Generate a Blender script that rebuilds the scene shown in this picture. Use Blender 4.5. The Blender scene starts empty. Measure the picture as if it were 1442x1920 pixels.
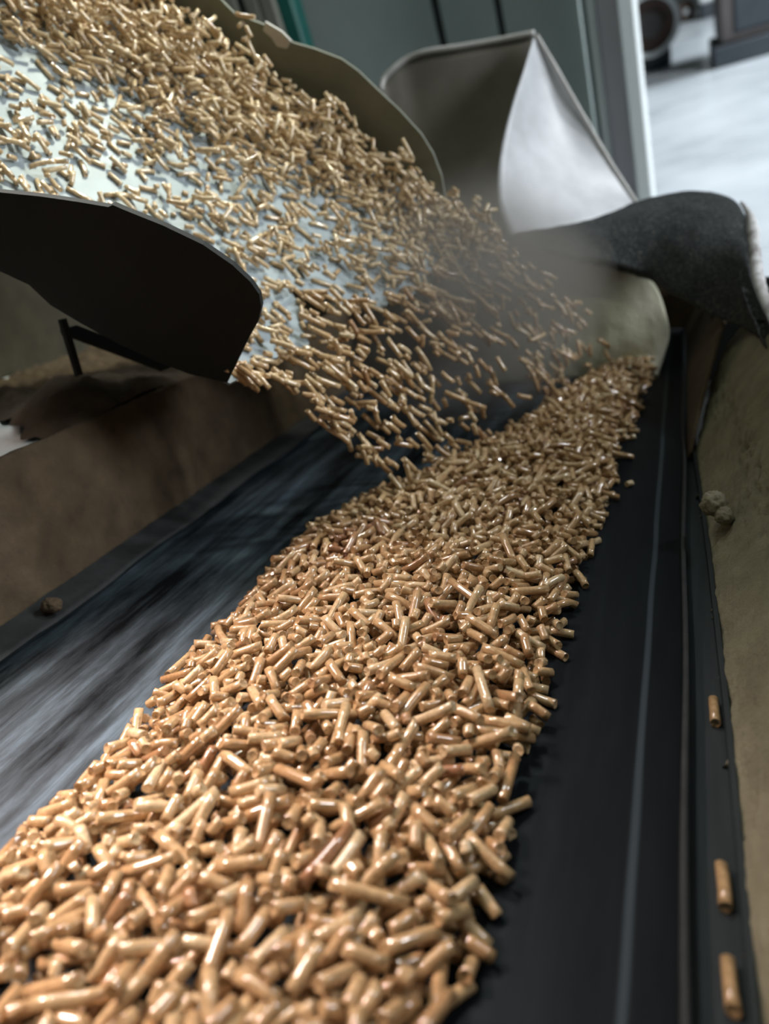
import bpy, math, random
import numpy as np
from mathutils import Matrix, Vector, noise as mnoise

SC = bpy.context.scene
COL = SC.collection
RNG = np.random.default_rng(7)
random.seed(7)

# ------------------------------------------------------------------ frames
# belt frame: X across the belt, Y along it (away from the camera), Z off its surface (metres).
# The conveyor climbs about 11 degrees in the hall, so belt-frame points are turned into the level hall frame by W().
F = 1400.0                                            # focal length in pixels of the 1442 x 1920 frame
def unit(v): v = np.asarray(v, float); return v / np.linalg.norm(v)
d_ = unit((559, -660, F))
n_ = np.array((.149, .913, .379)); n_ = unit(n_ - d_ * n_.dot(d_))
a_ = np.cross(n_, d_)
CAM2BELT = np.array([a_, d_, -n_])                    # camera (right, down, forward) -> belt frame
CAMPOS = np.array((0, 0, .23))
upg = unit((-.076, -.20, .977))
yg = unit(np.array((0, 1., 0)) - upg * upg[1])
xg = np.cross(yg, upg)
RG = np.array([xg, yg, upg])
BELT_H = .62
def W(v): return RG @ np.asarray(v, float) + np.array((0, 0, BELT_H))
def WA(vs): return np.asarray(vs, float) @ RG.T + np.array((0, 0, BELT_H))
def ray(px, py): return CAM2BELT @ np.array((px - 721., py - 960., F))
def U(px, py, Z): return CAMPOS + ray(px, py) * (Z / F)          # point at depth Z, belt frame
def PL(px, py, p0, nn):                                           # point on a plane, belt frame
    r = ray(px, py); t = np.dot(np.asarray(p0) - CAMPOS, nn) / np.dot(r, nn)
    return CAMPOS + r * t
def project(P):
    v = (np.asarray(P) - CAMPOS) @ CAM2BELT
    return 721 + F * v[..., 0] / v[..., 2], 960 + F * v[..., 1] / v[..., 2], v[..., 2]

# ------------------------------------------------------------------ camera
cam = bpy.data.cameras.new('camera')
co = bpy.data.objects.new('camera', cam); COL.objects.link(co)
cam.sensor_fit = 'VERTICAL'; cam.sensor_height = 36.0; cam.sensor_width = 36.0
cam.lens = F / 1920 * 36
cam.clip_start = .01; cam.clip_end = 100
cw = RG @ CAM2BELT
m = Matrix.Identity(4)
for i in range(3):
    m[i][0] = cw[i, 0]; m[i][1] = -cw[i, 1]; m[i][2] = -cw[i, 2]; m[i][3] = W(CAMPOS)[i]
co.matrix_world = m
cam.dof.use_dof = True; cam.dof.focus_distance = .42; cam.dof.aperture_fstop = 5.2
SC.camera = co

# ------------------------------------------------------------------ world, lights, exposure
SC.view_settings.view_transform = 'Standard'; SC.view_settings.look = 'None'
SC.view_settings.gamma = 1; SC.view_settings.use_curve_mapping = False
SC.view_settings.exposure = 0.0
wd = bpy.data.worlds.new('hall_air'); SC.world = wd; wd.use_nodes = True
bg = wd.node_tree.nodes['Background']; bg.inputs[0].default_value = (.42, .52, .50, 1); bg.inputs[1].default_value = .07

def lamp(name, kind, pos, aim, energy, color, belt=True, **kw):
    L = bpy.data.lights.new(name, kind); o = bpy.data.objects.new(name, L); COL.objects.link(o)
    p, q = (W(pos), W(aim)) if belt else (np.array(pos), np.array(aim))
    o.location = p
    o.rotation_euler = Vector(q - p).to_track_quat('-Z', 'Y').to_euler()
    L.energy = energy; L.color = color
    for k, v in kw.items(): setattr(L, k, v)
    return o
# warm work lamp over the near part of the belt, cool lamps above and behind; fills added for tray, floor, drum and deflector
lamp('work_lamp', 'SPOT', (-.95, .22, 1.0), (-.35, .16, 0), 215, (1, .75, .68), spot_size=math.radians(25.5), spot_blend=.8, shadow_soft_size=.17)
lamp('tube_ceiling_lamp', 'AREA', (-.40, .15, 1.8), (-.20, .75, 0), 3.2, (.97, 1, .78), shape='RECTANGLE', size=1.3, size_y=.10)
lamp('back_work_lamp', 'SPOT', (-.95, 1.25, 2.1), (-.30, .24, 0), 230, (.95, .98, .96), spot_size=math.radians(15), spot_blend=.9, shadow_soft_size=.24)
lamp('tray_fill_spot', 'SPOT', (.05, 1.15, 1.75), (-.58, .58, .42), 92, (1, 1, .82), spot_size=math.radians(31), spot_blend=.7, shadow_soft_size=.08)  # unseen spot added to brighten the tray alone
lamp('floor_fill_spot', 'SPOT', (2.6, 7.2, 6.0), (2.6, 7.2, 0), 2300, (.88, .95, 1), belt=False, spot_size=math.radians(98), spot_blend=.3, shadow_soft_size=.6)  # unseen spot added to brighten the floor, cone kept off the conveyor
lamp('drum_fill_light', 'AREA', (3.4, 2.6, 3.4), (1.6, 6.5, .5), 330, (.92, .96, 1), belt=False, shape='RECTANGLE', size=.8, size_y=.8)  # unseen area light added for the drum and cabinet fronts
lamp('deflector_fill_light', 'AREA', (3.4, .9, 1.75), (.0, 1.0, .85), 85, (.90, .96, 1), belt=False, shape='RECTANGLE', size=.9, size_y=.9)  # unseen area light added for the deflector's pale face

# ------------------------------------------------------------------ materials
def mat(name): 
    mm = bpy.data.materials.new(name); mm.use_nodes = True
    nt = mm.node_tree; b = nt.nodes['Principled BSDF']
    return mm, nt, b
def N(nt, t, **kw):
    n = nt.nodes.new(t)
    for k, v in kw.items(): setattr(n, k, v)
    return n
def ramp(nt, fac, stops):
    r = N(nt, 'ShaderNodeValToRGB'); e = r.color_ramp.elements
    while len(e) < len(stops): e.new(.5)
    for q, (p, c) in zip(e, stops): q.position = p; q.color = (*c, 1) if len(c) == 3 else c
    nt.links.new(fac, r.inputs[0]); return r.outputs[0]
def coords(nt, scale=(1, 1, 1)):
    tc = N(nt, 'ShaderNodeTexCoord'); mp = N(nt, 'ShaderNodeMapping')
    mp.inputs['Scale'].default_value = scale
    nt.links.new(tc.outputs['Object'], mp.inputs[0]); return mp.outputs[0]
def noise_tex(nt, vec, scale, detail=5, rough=.6):
    t = N(nt, 'ShaderNodeTexNoise'); t.inputs['Scale'].default_value = scale
    t.inputs['Detail'].default_value = detail; t.inputs['Roughness'].default_value = rough
    nt.links.new(vec, t.inputs['Vector']); return t.outputs['Fac']
def bump(nt, b, h, strength, dist):
    bp = N(nt, 'ShaderNodeBump'); bp.inputs['Strength'].default_value = strength; bp.inputs['Distance'].default_value = dist
    nt.links.new(h, bp.inputs['Height']); nt.links.new(bp.outputs[0], b.inputs['Normal'])
def surf(name, stops, scale, rough=.8, stretch=(1, 1, 1), bs=.3, bd=.002, bscale=None, metal=0, spec=.5, detail=6):
    mm, nt, b = mat(name); v = coords(nt, stretch)
    nt.links.new(ramp(nt, noise_tex(nt, v, scale, detail), stops), b.inputs['Base Color'])
    b.inputs['Roughness'].default_value = rough; b.inputs['Metallic'].default_value = metal
    b.inputs['Specular IOR Level'].default_value = spec
    if bs: bump(nt, b, noise_tex(nt, v, bscale or scale * 4, 4), bs, bd)
    return mm

def pellet_material():
    mm, nt, b = mat('pressed_wood')
    at = N(nt, 'ShaderNodeAttribute', attribute_name='tint')
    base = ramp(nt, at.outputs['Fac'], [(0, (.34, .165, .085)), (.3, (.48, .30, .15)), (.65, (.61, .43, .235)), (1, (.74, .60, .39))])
    v = coords(nt)
    g = noise_tex(nt, v, 420, 4)
    mx = N(nt, 'ShaderNodeMix', data_type='RGBA', blend_type='MULTIPLY')
    mx.inputs[0].default_value = 1
    nt.links.new(base, mx.inputs[6]); nt.links.new(ramp(nt, g, [(.25, (.68, .62, .55)), (.7, (1.1, 1.08, 1.05))]), mx.inputs[7])
    nt.links.new(mx.outputs[2], b.inputs['Base Color'])
    rr = N(nt, 'ShaderNodeMapRange'); rr.inputs['To Min'].default_value = .13; rr.inputs['To Max'].default_value = .30
    g2 = N(nt, 'ShaderNodeMath', operation='FRACT'); mu = N(nt, 'ShaderNodeMath', operation='MULTIPLY'); mu.inputs[1].default_value = 7.31
    nt.links.new(at.outputs['Fac'], mu.inputs[0]); nt.links.new(mu.outputs[0], g2.inputs[0]); nt.links.new(g2.outputs[0], rr.inputs[0])
    nt.links.new(rr.outputs[0], b.inputs['Roughness'])
    b.inputs['Specular IOR Level'].default_value = 1.0
    b.inputs['Coat Weight'].default_value = .4; b.inputs['Coat Roughness'].default_value = .14; b.inputs['Coat IOR'].default_value = 1.6
    bump(nt, b, g, .10, .0004)
    return mm

def belt_material():
    mm, nt, b = mat('worn_black_rubber')
    tc = N(nt, 'ShaderNodeTexCoord')
    v = coords(nt, (1, .035, 1)); v2 = coords(nt, (1, .22, 1))
    s1 = noise_tex(nt, v, 55, 6, .65); s2 = noise_tex(nt, v2, 30, 6, .7)
    mul = N(nt, 'ShaderNodeMath', operation='MULTIPLY'); nt.links.new(s1, mul.inputs[0]); nt.links.new(s2, mul.inputs[1])
    sep = N(nt, 'ShaderNodeSeparateXYZ'); nt.links.new(tc.outputs['Object'], sep.inputs[0])
    # dust worn into the rubber on the left, blue sheen there put into the colour too, clean rubber on the other side
    mr = N(nt, 'ShaderNodeMapRange', interpolation_type='SMOOTHSTEP')
    mr.inputs['From Min'].default_value = -.02; mr.inputs['From Max'].default_value = -.24
    mr.inputs['To Min'].default_value = .05; mr.inputs['To Max'].default_value = 1
    nt.links.new(sep.outputs[0], mr.inputs[0])
    dust = N(nt, 'ShaderNodeMath', operation='MULTIPLY', use_clamp=True)
    sc = N(nt, 'ShaderNodeMapRange'); sc.inputs['From Min'].default_value = .17; sc.inputs['From Max'].default_value = .40
    nt.links.new(mul.outputs[0], sc.inputs[0]); nt.links.new(sc.outputs[0], dust.inputs[0]); nt.links.new(mr.outputs[0], dust.inputs[1])
    # the pale scuff line near the clean edge
    ab = N(nt, 'ShaderNodeMath', operation='ADD'); ab.inputs[1].default_value = .0165
    wob = N(nt, 'ShaderNodeMath', operation='MULTIPLY_ADD'); wob.inputs[1].default_value = .004; wob.inputs[2].default_value = -.002
    nt.links.new(noise_tex(nt, v2, 22, 2), wob.inputs[0])
    ad = N(nt, 'ShaderNodeMath', operation='ADD'); nt.links.new(sep.outputs[0], ad.inputs[0]); nt.links.new(wob.outputs[0], ad.inputs[1])
    nt.links.new(ad.outputs[0], ab.inputs[0])
    av = N(nt, 'ShaderNodeMath', operation='ABSOLUTE'); nt.links.new(ab.outputs[0], av.inputs[0])
    ln = N(nt, 'ShaderNodeMapRange', interpolation_type='SMOOTHSTEP'); ln.inputs['From Min'].default_value = .0026; ln.inputs['From Max'].default_value = .0004
    ln.inputs['To Max'].default_value = .38
    nt.links.new(av.outputs[0], ln.inputs[0])
    mx = N(nt, 'ShaderNodeMath', operation='MAXIMUM'); nt.links.new(dust.outputs[0], mx.inputs[0]); nt.links.new(ln.outputs[0], mx.inputs[1])
    c = ramp(nt, mx.outputs[0], [(0, (.004, .0055, .007)), (.45, (.042, .056, .066)), (1, (.115, .16, .20))])
    nt.links.new(c, b.inputs['Base Color'])
    b.inputs['Roughness'].default_value = .5; b.inputs['Specular IOR Level'].default_value = .08
    bump(nt, b, s1, .25, .0008)
    return mm

M = {}
M['pellet'] = pellet_material()
M['belt'] = belt_material()
M['rubber'] = surf('black_rubber', [(.3, (.010, .012, .013)), (.7, (.028, .031, .032))], 60, .75, bs=.3, bd=.001)
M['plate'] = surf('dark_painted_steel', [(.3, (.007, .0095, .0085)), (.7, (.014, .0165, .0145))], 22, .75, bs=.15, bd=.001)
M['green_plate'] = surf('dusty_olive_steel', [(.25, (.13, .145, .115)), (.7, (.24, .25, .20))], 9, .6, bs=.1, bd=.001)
M['tray'] = surf('polished_tray_steel', [(.3, (.23, .28, .31)), (.7, (.37, .43, .46))], 12, .5, bs=.1, bd=.0008, metal=.12)
M['left_dust'] = surf('brown_dust_coat', [(.25, (.054, .036, .020)), (.6, (.096, .066, .037)), (.8, (.132, .095, .056))], 45, .95, bs=.6, bd=.002, bscale=300)
M['dark_brown'] = surf('dark_olive_brown', [(.25, (.020, .017, .009)), (.7, (.05, .042, .025))], 25, .9, bs=.4, bd=.002)  # even dark brown of the boards behind the ledge
M['rust_dust'] = surf('rusty_dust', [(.25, (.12, .062, .032)), (.7, (.23, .13, .07))], 40, .95, bs=.7, bd=.003, bscale=220)
M['right_dust'] = surf('caked_beige_dust', [(.25, (.20, .18, .12)), (.6, (.29, .265, .18)), (.85, (.37, .34, .24))], 30, .95, bs=.7, bd=.002, bscale=260)
M['panel_dust'] = surf('pale_dust_coat', [(.25, (.46, .45, .33)), (.7, (.60, .58, .44))], 26, .95, bs=.4, bd=.002, bscale=240)
M['shaded_sheet'] = surf('shaded_brown_sheet', [(.25, (.165, .150, .125)), (.7, (.26, .24, .205))], 10, .7, bs=.15, bd=.001)  # inner face of the curled sheet, its shade put into the brown
M['pale_sheet'] = surf('scuffed_pale_sheet', [(.3, (.45, .46, .48)), (.6, (.62, .63, .66)), (.9, (.72, .73, .75))], 14, .42, bs=.08, bd=.001, detail=3)
M['cut_edge'] = surf('pale_cut_edge', [(.35, (.30, .27, .27)), (.52, (.66, .65, .65)), (.75, (.78, .77, .77))], 60, .7, bs=.4, bd=.002)
M['sheet_rim'] = surf('bare_sheet_rim', [(.3, (.42, .41, .39)), (.7, (.58, .57, .55))], 30, .5, bs=0)
M['rail_steel'] = surf('oiled_rail_steel', [(.3, (.010, .014, .016)), (.7, (.05, .064, .068))], 40, .55, stretch=(1, .08, 1), bs=.2, bd=.0006, spec=.25)
M['ledge_white'] = surf('ledge_white', [(.3, (.60, .66, .64)), (.7, (.78, .82, .80))], 30, .6, bs=.1, bd=.001)

def flap_material():
    mm, nt, b = mat('dust_flecked_rubber'); v = coords(nt)
    base = ramp(nt, noise_tex(nt, v, 14, 5), [(.3, (.012, .017, .020)), (.7, (.030, .038, .043))])
    fl = ramp(nt, noise_tex(nt, v, 520, 3, .7), [(.54, (0, 0, 0)), (.74, (.7, .7, .7))])
    mx = N(nt, 'ShaderNodeMix', data_type='RGBA'); nt.links.new(fl, mx.inputs[0]); nt.links.new(base, mx.inputs[6])
    mx.inputs[7].default_value = (.40, .38, .32, 1)
    nt.links.new(mx.outputs[2], b.inputs['Base Color']); b.inputs['Roughness'].default_value = .9
    bump(nt, b, noise_tex(nt, v, 350, 4), .5, .002)
    return mm
M['flap'] = flap_material()

# ------------------------------------------------------------------ mesh helpers
def mesh_obj(name, verts, faces, material, parent=None, origin=None, belt=True, smooth=False, sharp_faces=None, attr=None):
    vs = WA(verts) if belt else np.asarray(verts, float)
    if origin is None:
        origin = np.array(parent.location) if parent is not None else np.append(vs[:, :2].mean(0), vs[:, 2].min())
    me = bpy.data.meshes.new(name)
    me.from_pydata((vs - origin).tolist(), [], [tuple(int(i) for i in f) for f in faces])
    me.materials.append(material)
    if smooth: me.polygons.foreach_set('use_smooth', [True] * len(me.polygons))
    me.update()
    o = bpy.data.objects.new(name, me); COL.objects.link(o)
    if parent is not None: o.parent = parent
    else: o.location = origin
    # a sub-part keeps its thing's origin: parents carry identity transforms of their own
    return o
def sub_obj(name, verts, faces, material, part, thing_, belt=True, smooth=False):
    vs = WA(verts) if belt else np.asarray(verts, float)
    me = bpy.data.meshes.new(name)
    me.from_pydata((vs - np.array(thing_.location)).tolist(), [], [tuple(int(i) for i in f) for f in faces])
    me.materials.append(material)
    if smooth: me.polygons.foreach_set('use_smooth', [True] * len(me.polygons))
    me.update()
    o = bpy.data.objects.new(name, me); COL.objects.link(o); o.parent = part
    return o
def tag(o, label=None, cat=None, group=None, kind=None):
    if label: o['label'] = label
    if cat: o['category'] = cat
    if group: o['group'] = group
    if kind: o['kind'] = kind
    return o
def thing(name, base, label, cat, group=None, belt=True):
    o = bpy.data.objects.new(name, None); COL.objects.link(o)
    o.empty_display_size = .02
    o.location = W(base) if belt else np.array(base, float)
    return tag(o, label, cat, group)
def solid_grid(G, thick, nrm=None):
    """grid of points (h, w, 3) -> closed sheet of the given thickness along per-point normals (front = G)"""
    h, w, _ = G.shape
    du = np.gradient(G, axis=1); dv = np.gradient(G, axis=0)
    nn = np.cross(du, dv); nn /= np.maximum(np.linalg.norm(nn, axis=2, keepdims=True), 1e-12)
    if nrm is not None and (nn.reshape(-1, 3) @ np.asarray(nrm)).mean() < 0: nn = -nn
    B = G - nn * thick
    v = np.concatenate([G.reshape(-1, 3), B.reshape(-1, 3)]); k = h * w; f = []
    for i in range(h - 1):
        for j in range(w - 1):
            q = (i * w + j, i * w + j + 1, (i + 1) * w + j + 1, (i + 1) * w + j)
            f.append(q); f.append(tuple(x + k for x in q[::-1]))
    rim = [(0, j) for j in range(w)] + [(i, w - 1) for i in range(1, h)] + [(h - 1, j) for j in range(w - 2, -1, -1)] + [(i, 0) for i in range(h - 2, 0, -1)]
    rim = [i * w + j for i, j in rim]
    for p, q in zip(rim, rim[1:] + rim[:1]): f.append((q, p, p + k, q + k))
    return v, f
def solid_poly(P, thick_vec):
    """planar outline extruded by a vector"""
    P = np.asarray(P, float); k = len(P); T = np.asarray(thick_vec, float)
    v = np.concatenate([P, P + T]); f = [tuple(range(k)), tuple(range(2 * k - 1, k - 1, -1))]
    for i in range(k): j = (i + 1) % k; f.append((j, i, i + k, j + k))
    return v, f
def box(lo, hi):
    x0, y0, z0 = lo; x1, y1, z1 = hi
    v = [(x0,y0,z0),(x1,y0,z0),(x1,y1,z0),(x0,y1,z0),(x0,y0,z1),(x1,y0,z1),(x1,y1,z1),(x0,y1,z1)]
    return np.array(v, float), [(3,2,1,0),(4,5,6,7),(0,1,5,4),(1,2,6,5),(2,3,7,6),(3,0,4,7)]
def bev_box(lo, hi, r):
    """box with chamfered vertical and horizontal edges"""
    lo = np.array(lo, float); hi = np.array(hi, float); c = (lo + hi) / 2; e = (hi - lo) / 2; r = min(r, *(e * .9))
    import itertools
    v = []; idx = {}
    for s in itertools.product((-1, 1), repeat=3):
        for ax in range(3):
            p = [s[k] * (e[k] - (0 if k == ax else r)) for k in range(3)]
            idx[(s, ax)] = len(v); v.append(c + p)
    f = []
    for ax in range(3):
        o1, o2 = [k for k in range(3) if k != ax]
        for sg in (-1, 1):
            q = []
            for s1, s2 in ((-1, -1), (1, -1), (1, 1), (-1, 1)):
                s = [0, 0, 0]; s[ax] = sg; s[o1] = s1; s[o2] = s2; q.append(idx[(tuple(s), ax)])
            f.append(tuple(q))
        for s1 in (-1, 1):
            for s2 in (-1, 1):
                s = [0, 0, 0]; s[o1] = s1; s[o2] = s2; A = list(s); B = list(s); A[ax] = -1; B[ax] = 1
                f.append((idx[(tuple(A), o1)], idx[(tuple(B), o1)], idx[(tuple(B), o2)], idx[(tuple(A), o2)]))
    for s in itertools.product((-1, 1), repeat=3): f.append(tuple(idx[(s, ax)] for ax in range(3)))
    return np.array(v), f
def fix_normals(o):
    import bmesh
    b = bmesh.new(); b.from_mesh(o.data); bmesh.ops.recalc_face_normals(b, faces=b.faces); b.to_mesh(o.data); b.free()
    return o
def fbm(p, scale, seed=0.0, octv=4):
    return mnoise.fractal(Vector((p[0] * scale + seed, p[1] * scale + seed * .7, p[2] * scale - seed)), 1.0, 2.0, octv)
def resample(P, n):
    P = np.asarray(P, float); s = np.r_[0, np.cumsum(np.linalg.norm(np.diff(P, axis=0), axis=1))]
    t = np.linspace(0, s[-1], n)
    return np.stack([np.interp(t, s, P[:, k]) for k in range(P.shape[1])], 1)
def smooth_curve(P, n):
    """Catmull-Rom through the points, n samples"""
    P = np.asarray(P, float); Q = np.vstack([2 * P[0] - P[1], P, 2 * P[-1] - P[-2]]); out = []
    for i in range(len(P) - 1):
        p0, p1, p2, p3 = Q[i:i + 4]
        for t in np.linspace(0, 1, 12, endpoint=False):
            out.append(.5 * ((2 * p1) + (-p0 + p2) * t + (2 * p0 - 5 * p1 + 4 * p2 - p3) * t * t + (-p0 + 3 * p1 - 3 * p2 + p3) * t ** 3))
    out.append(P[-1]); return resample(out, n)
def tube(path, r, sides=8):
    path = np.asarray(path, float); k = len(path); v = []; f = []
    r = np.broadcast_to(r, (k,))
    tan = np.gradient(path, axis=0); ref = np.array((.31, .2, .93))
    for p, t, rr in zip(path, tan, r):
        t = unit(t); e1 = unit(np.cross(t, ref)); e2 = np.cross(t, e1)
        for s in range(sides):
            an = 2 * math.pi * s / sides; v.append(p + rr * (math.cos(an) * e1 + math.sin(an) * e2))
    for i in range(k - 1):
        for s in range(sides):
            s2 = (s + 1) % sides; f.append((i * sides + s, i * sides + s2, (i + 1) * sides + s2, (i + 1) * sides + s))
    f.append(tuple(range(sides - 1, -1, -1))); f.append(tuple((k - 1) * sides + s for s in range(sides)))
    return np.array(v), f

# ================================================================== THE HALL
fl_mat, nt, b = mat('polished_concrete')
v = coords(nt, (1, 1, 1)); nz = noise_tex(nt, v, 1.6, 6)
nt.links.new(ramp(nt, nz, [(.3, (.42, .46, .49)), (.7, (.60, .64, .67))]), b.inputs['Base Color'])
rr = N(nt, 'ShaderNodeMapRange'); rr.inputs['To Min'].default_value = .16; rr.inputs['To Max'].default_value = .42
nt.links.new(nz, rr.inputs[0]); nt.links.new(rr.outputs[0], b.inputs['Roughness'])
vv, ff = box((-12, -4, -.1), (14, 40, 0))
tag(mesh_obj('floor', vv, ff, fl_mat, belt=False), 'pale polished concrete floor of the hall', kind='structure')

M['cab'] = surf('grey_green_enamel', [(.3, (.36, .43, .415)), (.7, (.45, .52, .50))], 3, .55, bs=.05, bd=.001)
M['cab_dark'] = surf('dark_gap_steel', [(.3, (.014, .024, .024)), (.7, (.03, .042, .04))], 10, .6, bs=0)
M['lilac'] = surf('lilac_grey_paint', [(.3, (.66, .63, .69)), (.7, (.76, .73, .79))], 4, .6, bs=.05, bd=.001)
M['post_white'] = surf('post_white_paint', [(.3, (.74, .79, .79)), (.7, (.82, .86, .86))], 4, .5, bs=.05, bd=.001)
M['teal'] = surf('teal_paint', [(.3, (.008, .10, .085)), (.7, (.02, .15, .125))], 6, .5, bs=0)
M['beige_paint'] = surf('beige_grey_paint', [(.3, (.20, .20, .165)), (.7, (.29, .285, .235))], 5, .6, bs=0)
M['drum_brown'] = surf('rusty_brown_steel', [(.3, (.035, .025, .022)), (.7, (.13, .075, .055))], 4, .7, bs=.2, bd=.01)
M['navy'] = surf('blue_black_paint', [(.3, (.018, .026, .034)), (.7, (.04, .05, .06))], 2, .5, bs=0)
M['navy_brown'] = surf('brown_black_paint', [(.3, (.05, .045, .045)), (.7, (.10, .085, .08))], 2, .5, bs=0)

def hall_dir(px, py): return RG @ ray(px, py)
CW = W(CAMPOS)
def at_y(px, py, y):                                   # hall-frame point where the pixel's ray meets the plane y = const
    r = hall_dir(px, py); return CW + r * ((y - CW[1]) / r[1])
def on_floor(px, py): r = hall_dir(px, py); return CW + r * (-CW[2] / r[2])

# cabinet behind the deflector: a carcass with separate front panels
yc = 2.3
xl = at_y(556, 60, yc)[0]; x1 = at_y(819, 30, yc)[0]; x2 = at_y(936, 30, yc)[0]; xr = at_y(1098, 90, yc)[0]
cab = thing('machine_cabinet', ((xl + xr) / 2, yc + .3, 0), 'grey-green steel machine cabinet with upright panel joints behind the curled sheet', 'cabinet', belt=False)
zt = 2.3
vv, ff = bev_box((xl + .004, yc + .022, 0), (xr + .05, yc + .7, zt - .01), .01); mesh_obj('carcass', vv, ff, M['cab_dark'], cab, belt=False)
for (p, q) in ((xl, x1 - .010), (x1 + .010, x2 - .008), (x2 + .008, xr)):
    vv, ff = bev_box((p, yc, .03), (q, yc + .02, zt), .004); mesh_obj('front_panel', vv, ff, M['cab'], cab, belt=False)
# steel column: web between two flanges, seen beside the cabinet
yp = 2.12
xa = at_y(1114, 100, yp)[0]; xb = at_y(1168, 100, yp)[0]; xc = at_y(1200, 100, yp)[0]
colm = thing('steel_column', ((xa + xc) / 2, yp + .1, 0), 'painted steel column with lilac-grey web and white flange beside the cabinet', 'column', belt=False)
vv, ff = bev_box((xa + .012, yp + .03, 0), (xb, yp + .06, 2.6), .002); mesh_obj('web', vv, ff, M['lilac'], colm, belt=False)
vv, ff = bev_box((xb, yp - .05, 0), (xc, yp + .14, 2.6), .004); mesh_obj('flange', vv, ff, M['post_white'], colm, belt=False)
vv, ff = bev_box((xa - .006, yp + .0, 0), (xa + .012, yp + .12, 2.6), .003); mesh_obj('flange', vv, ff, M['post_white'], colm, belt=False)
# things beyond the tray's far wall
yt = 2.0
tp0 = at_y(521, 20, yt); tp1 = at_y(553, 20, yt)
vv, ff = bev_box((tp0[0], yt, 0), (tp1[0], yt + .06, 2.4), .006)
tag(mesh_obj('teal_post', vv, ff, M['teal'], belt=False), 'teal painted square post standing beside the grey-green cabinet', 'post')
bp_ = thing('louvre_screen', (at_y(480, 20, yt + .15)[0], yt + .15, 0), 'beige upright slatted screen behind the tray wall', 'screen', belt=False)
for p, q in ((395, 418), (424, 446), (461, 486), (491, 517)):
    vv, ff = bev_box((at_y(p, 20, yt + .15)[0], yt + .15, 0), (at_y(q, 20, yt + .15)[0], yt + .17, 2.4), .003); mesh_obj('slat', vv, ff, M['beige_paint'], bp_, belt=False)
vv, ff = box((at_y(390, 20, yt + .2)[0], yt + .19, .0), (at_y(522, 20, yt + .2)[0], yt + .21, 2.4)); mesh_obj('backing', vv, ff, M['cab_dark'], bp_, belt=False)

# far floor things
def ring(cx, cy, cz, ro, ri, y0, y1, seg=48):
    v = []; f = []
    for y in (y0, y1):
        for r in (ro, ri):
            for s in range(seg):
                an = 2 * math.pi * s / seg; v.append((cx + r * math.cos(an), y, cz + r * math.sin(an)))
    for s in range(seg):
        t = (s + 1) % seg; A, B, C, D = 0, seg, 2 * seg, 3 * seg
        f += [(A + s, A + t, B + t, B + s), (C + t, C + s, D + s, D + t), (A + t, A + s, C + s, C + t), (B + s, B + t, D + t, D + s)]
    return np.array(v), f
def disc(cx, cy0, cy1, cz, r, seg=48):
    v = [(cx + r * math.cos(2 * math.pi * s / seg), y, cz + r * math.sin(2 * math.pi * s / seg)) for y in (cy0, cy1) for s in range(seg)]
    f = [tuple(range(seg)), tuple(range(2 * seg - 1, seg - 1, -1))] + [((s + 1) % seg, s, s + seg, (s + 1) % seg + seg) for s in range(seg)]
    return np.array(v), f
fp = on_floor(1222, 135); yd = fp[1]
cen = at_y(1218, 48, yd); rad = abs(at_y(1276, 48, yd)[0] - cen[0])
dr = thing('steel_drum', (cen[0], yd, 0), 'brown drum with a pale rim lying on a cradle on the hall floor', 'drum', belt=False)
vv, ff = disc(cen[0], yd + .02, yd + .9, cen[2], rad * .93); fix_normals(mesh_obj('shell', vv, ff, M['drum_brown'], dr, belt=False))
vv, ff = disc(cen[0], yd - .01, yd + .02, cen[2], rad * .42); fix_normals(mesh_obj('hub', vv, ff, M['navy_brown'], dr, belt=False))
vv, ff = ring(cen[0], 0, cen[2], rad * 1.0, rad * .84, yd - .04, yd + .05); fix_normals(mesh_obj('rim', vv, ff, M['post_white'], dr, belt=False))
vv, ff = bev_box((cen[0] - rad * .8, yd + .03, 0), (cen[0] + rad * .62, yd + .8, cen[2] - rad * .78), .02); mesh_obj('cradle', vv, ff, M['navy'], dr, belt=False)

fp = on_floor(1400, 112); y0 = fp[1]
q0 = at_y(1349, 60, y0)[0]; q1 = at_y(1500, 60, y0)[0]
dc = thing('control_cabinet', ((q0 + q1) / 2, y0, 0), 'tall blue-black cabinet on a plinth standing on the pale floor', 'cabinet', belt=False)
vv, ff = bev_box((q0, y0, .14), (q1, y0 + .8, 2.2), .02); mesh_obj('body', vv, ff, M['navy_brown'], dc, belt=False)
qm = at_y(1378, 60, y0)[0]
vv, ff = bev_box((qm, y0 - .03, .2), (q1 - .03, y0, 2.15), .01); mesh_obj('door', vv, ff, M['navy'], dc, belt=False)
vv, ff = bev_box((q0 - .05, y0 - .06, 0), (q1, y0 + .8, .14), .01); mesh_obj('plinth', vv, ff, M['navy'], dc, belt=False)

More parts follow.
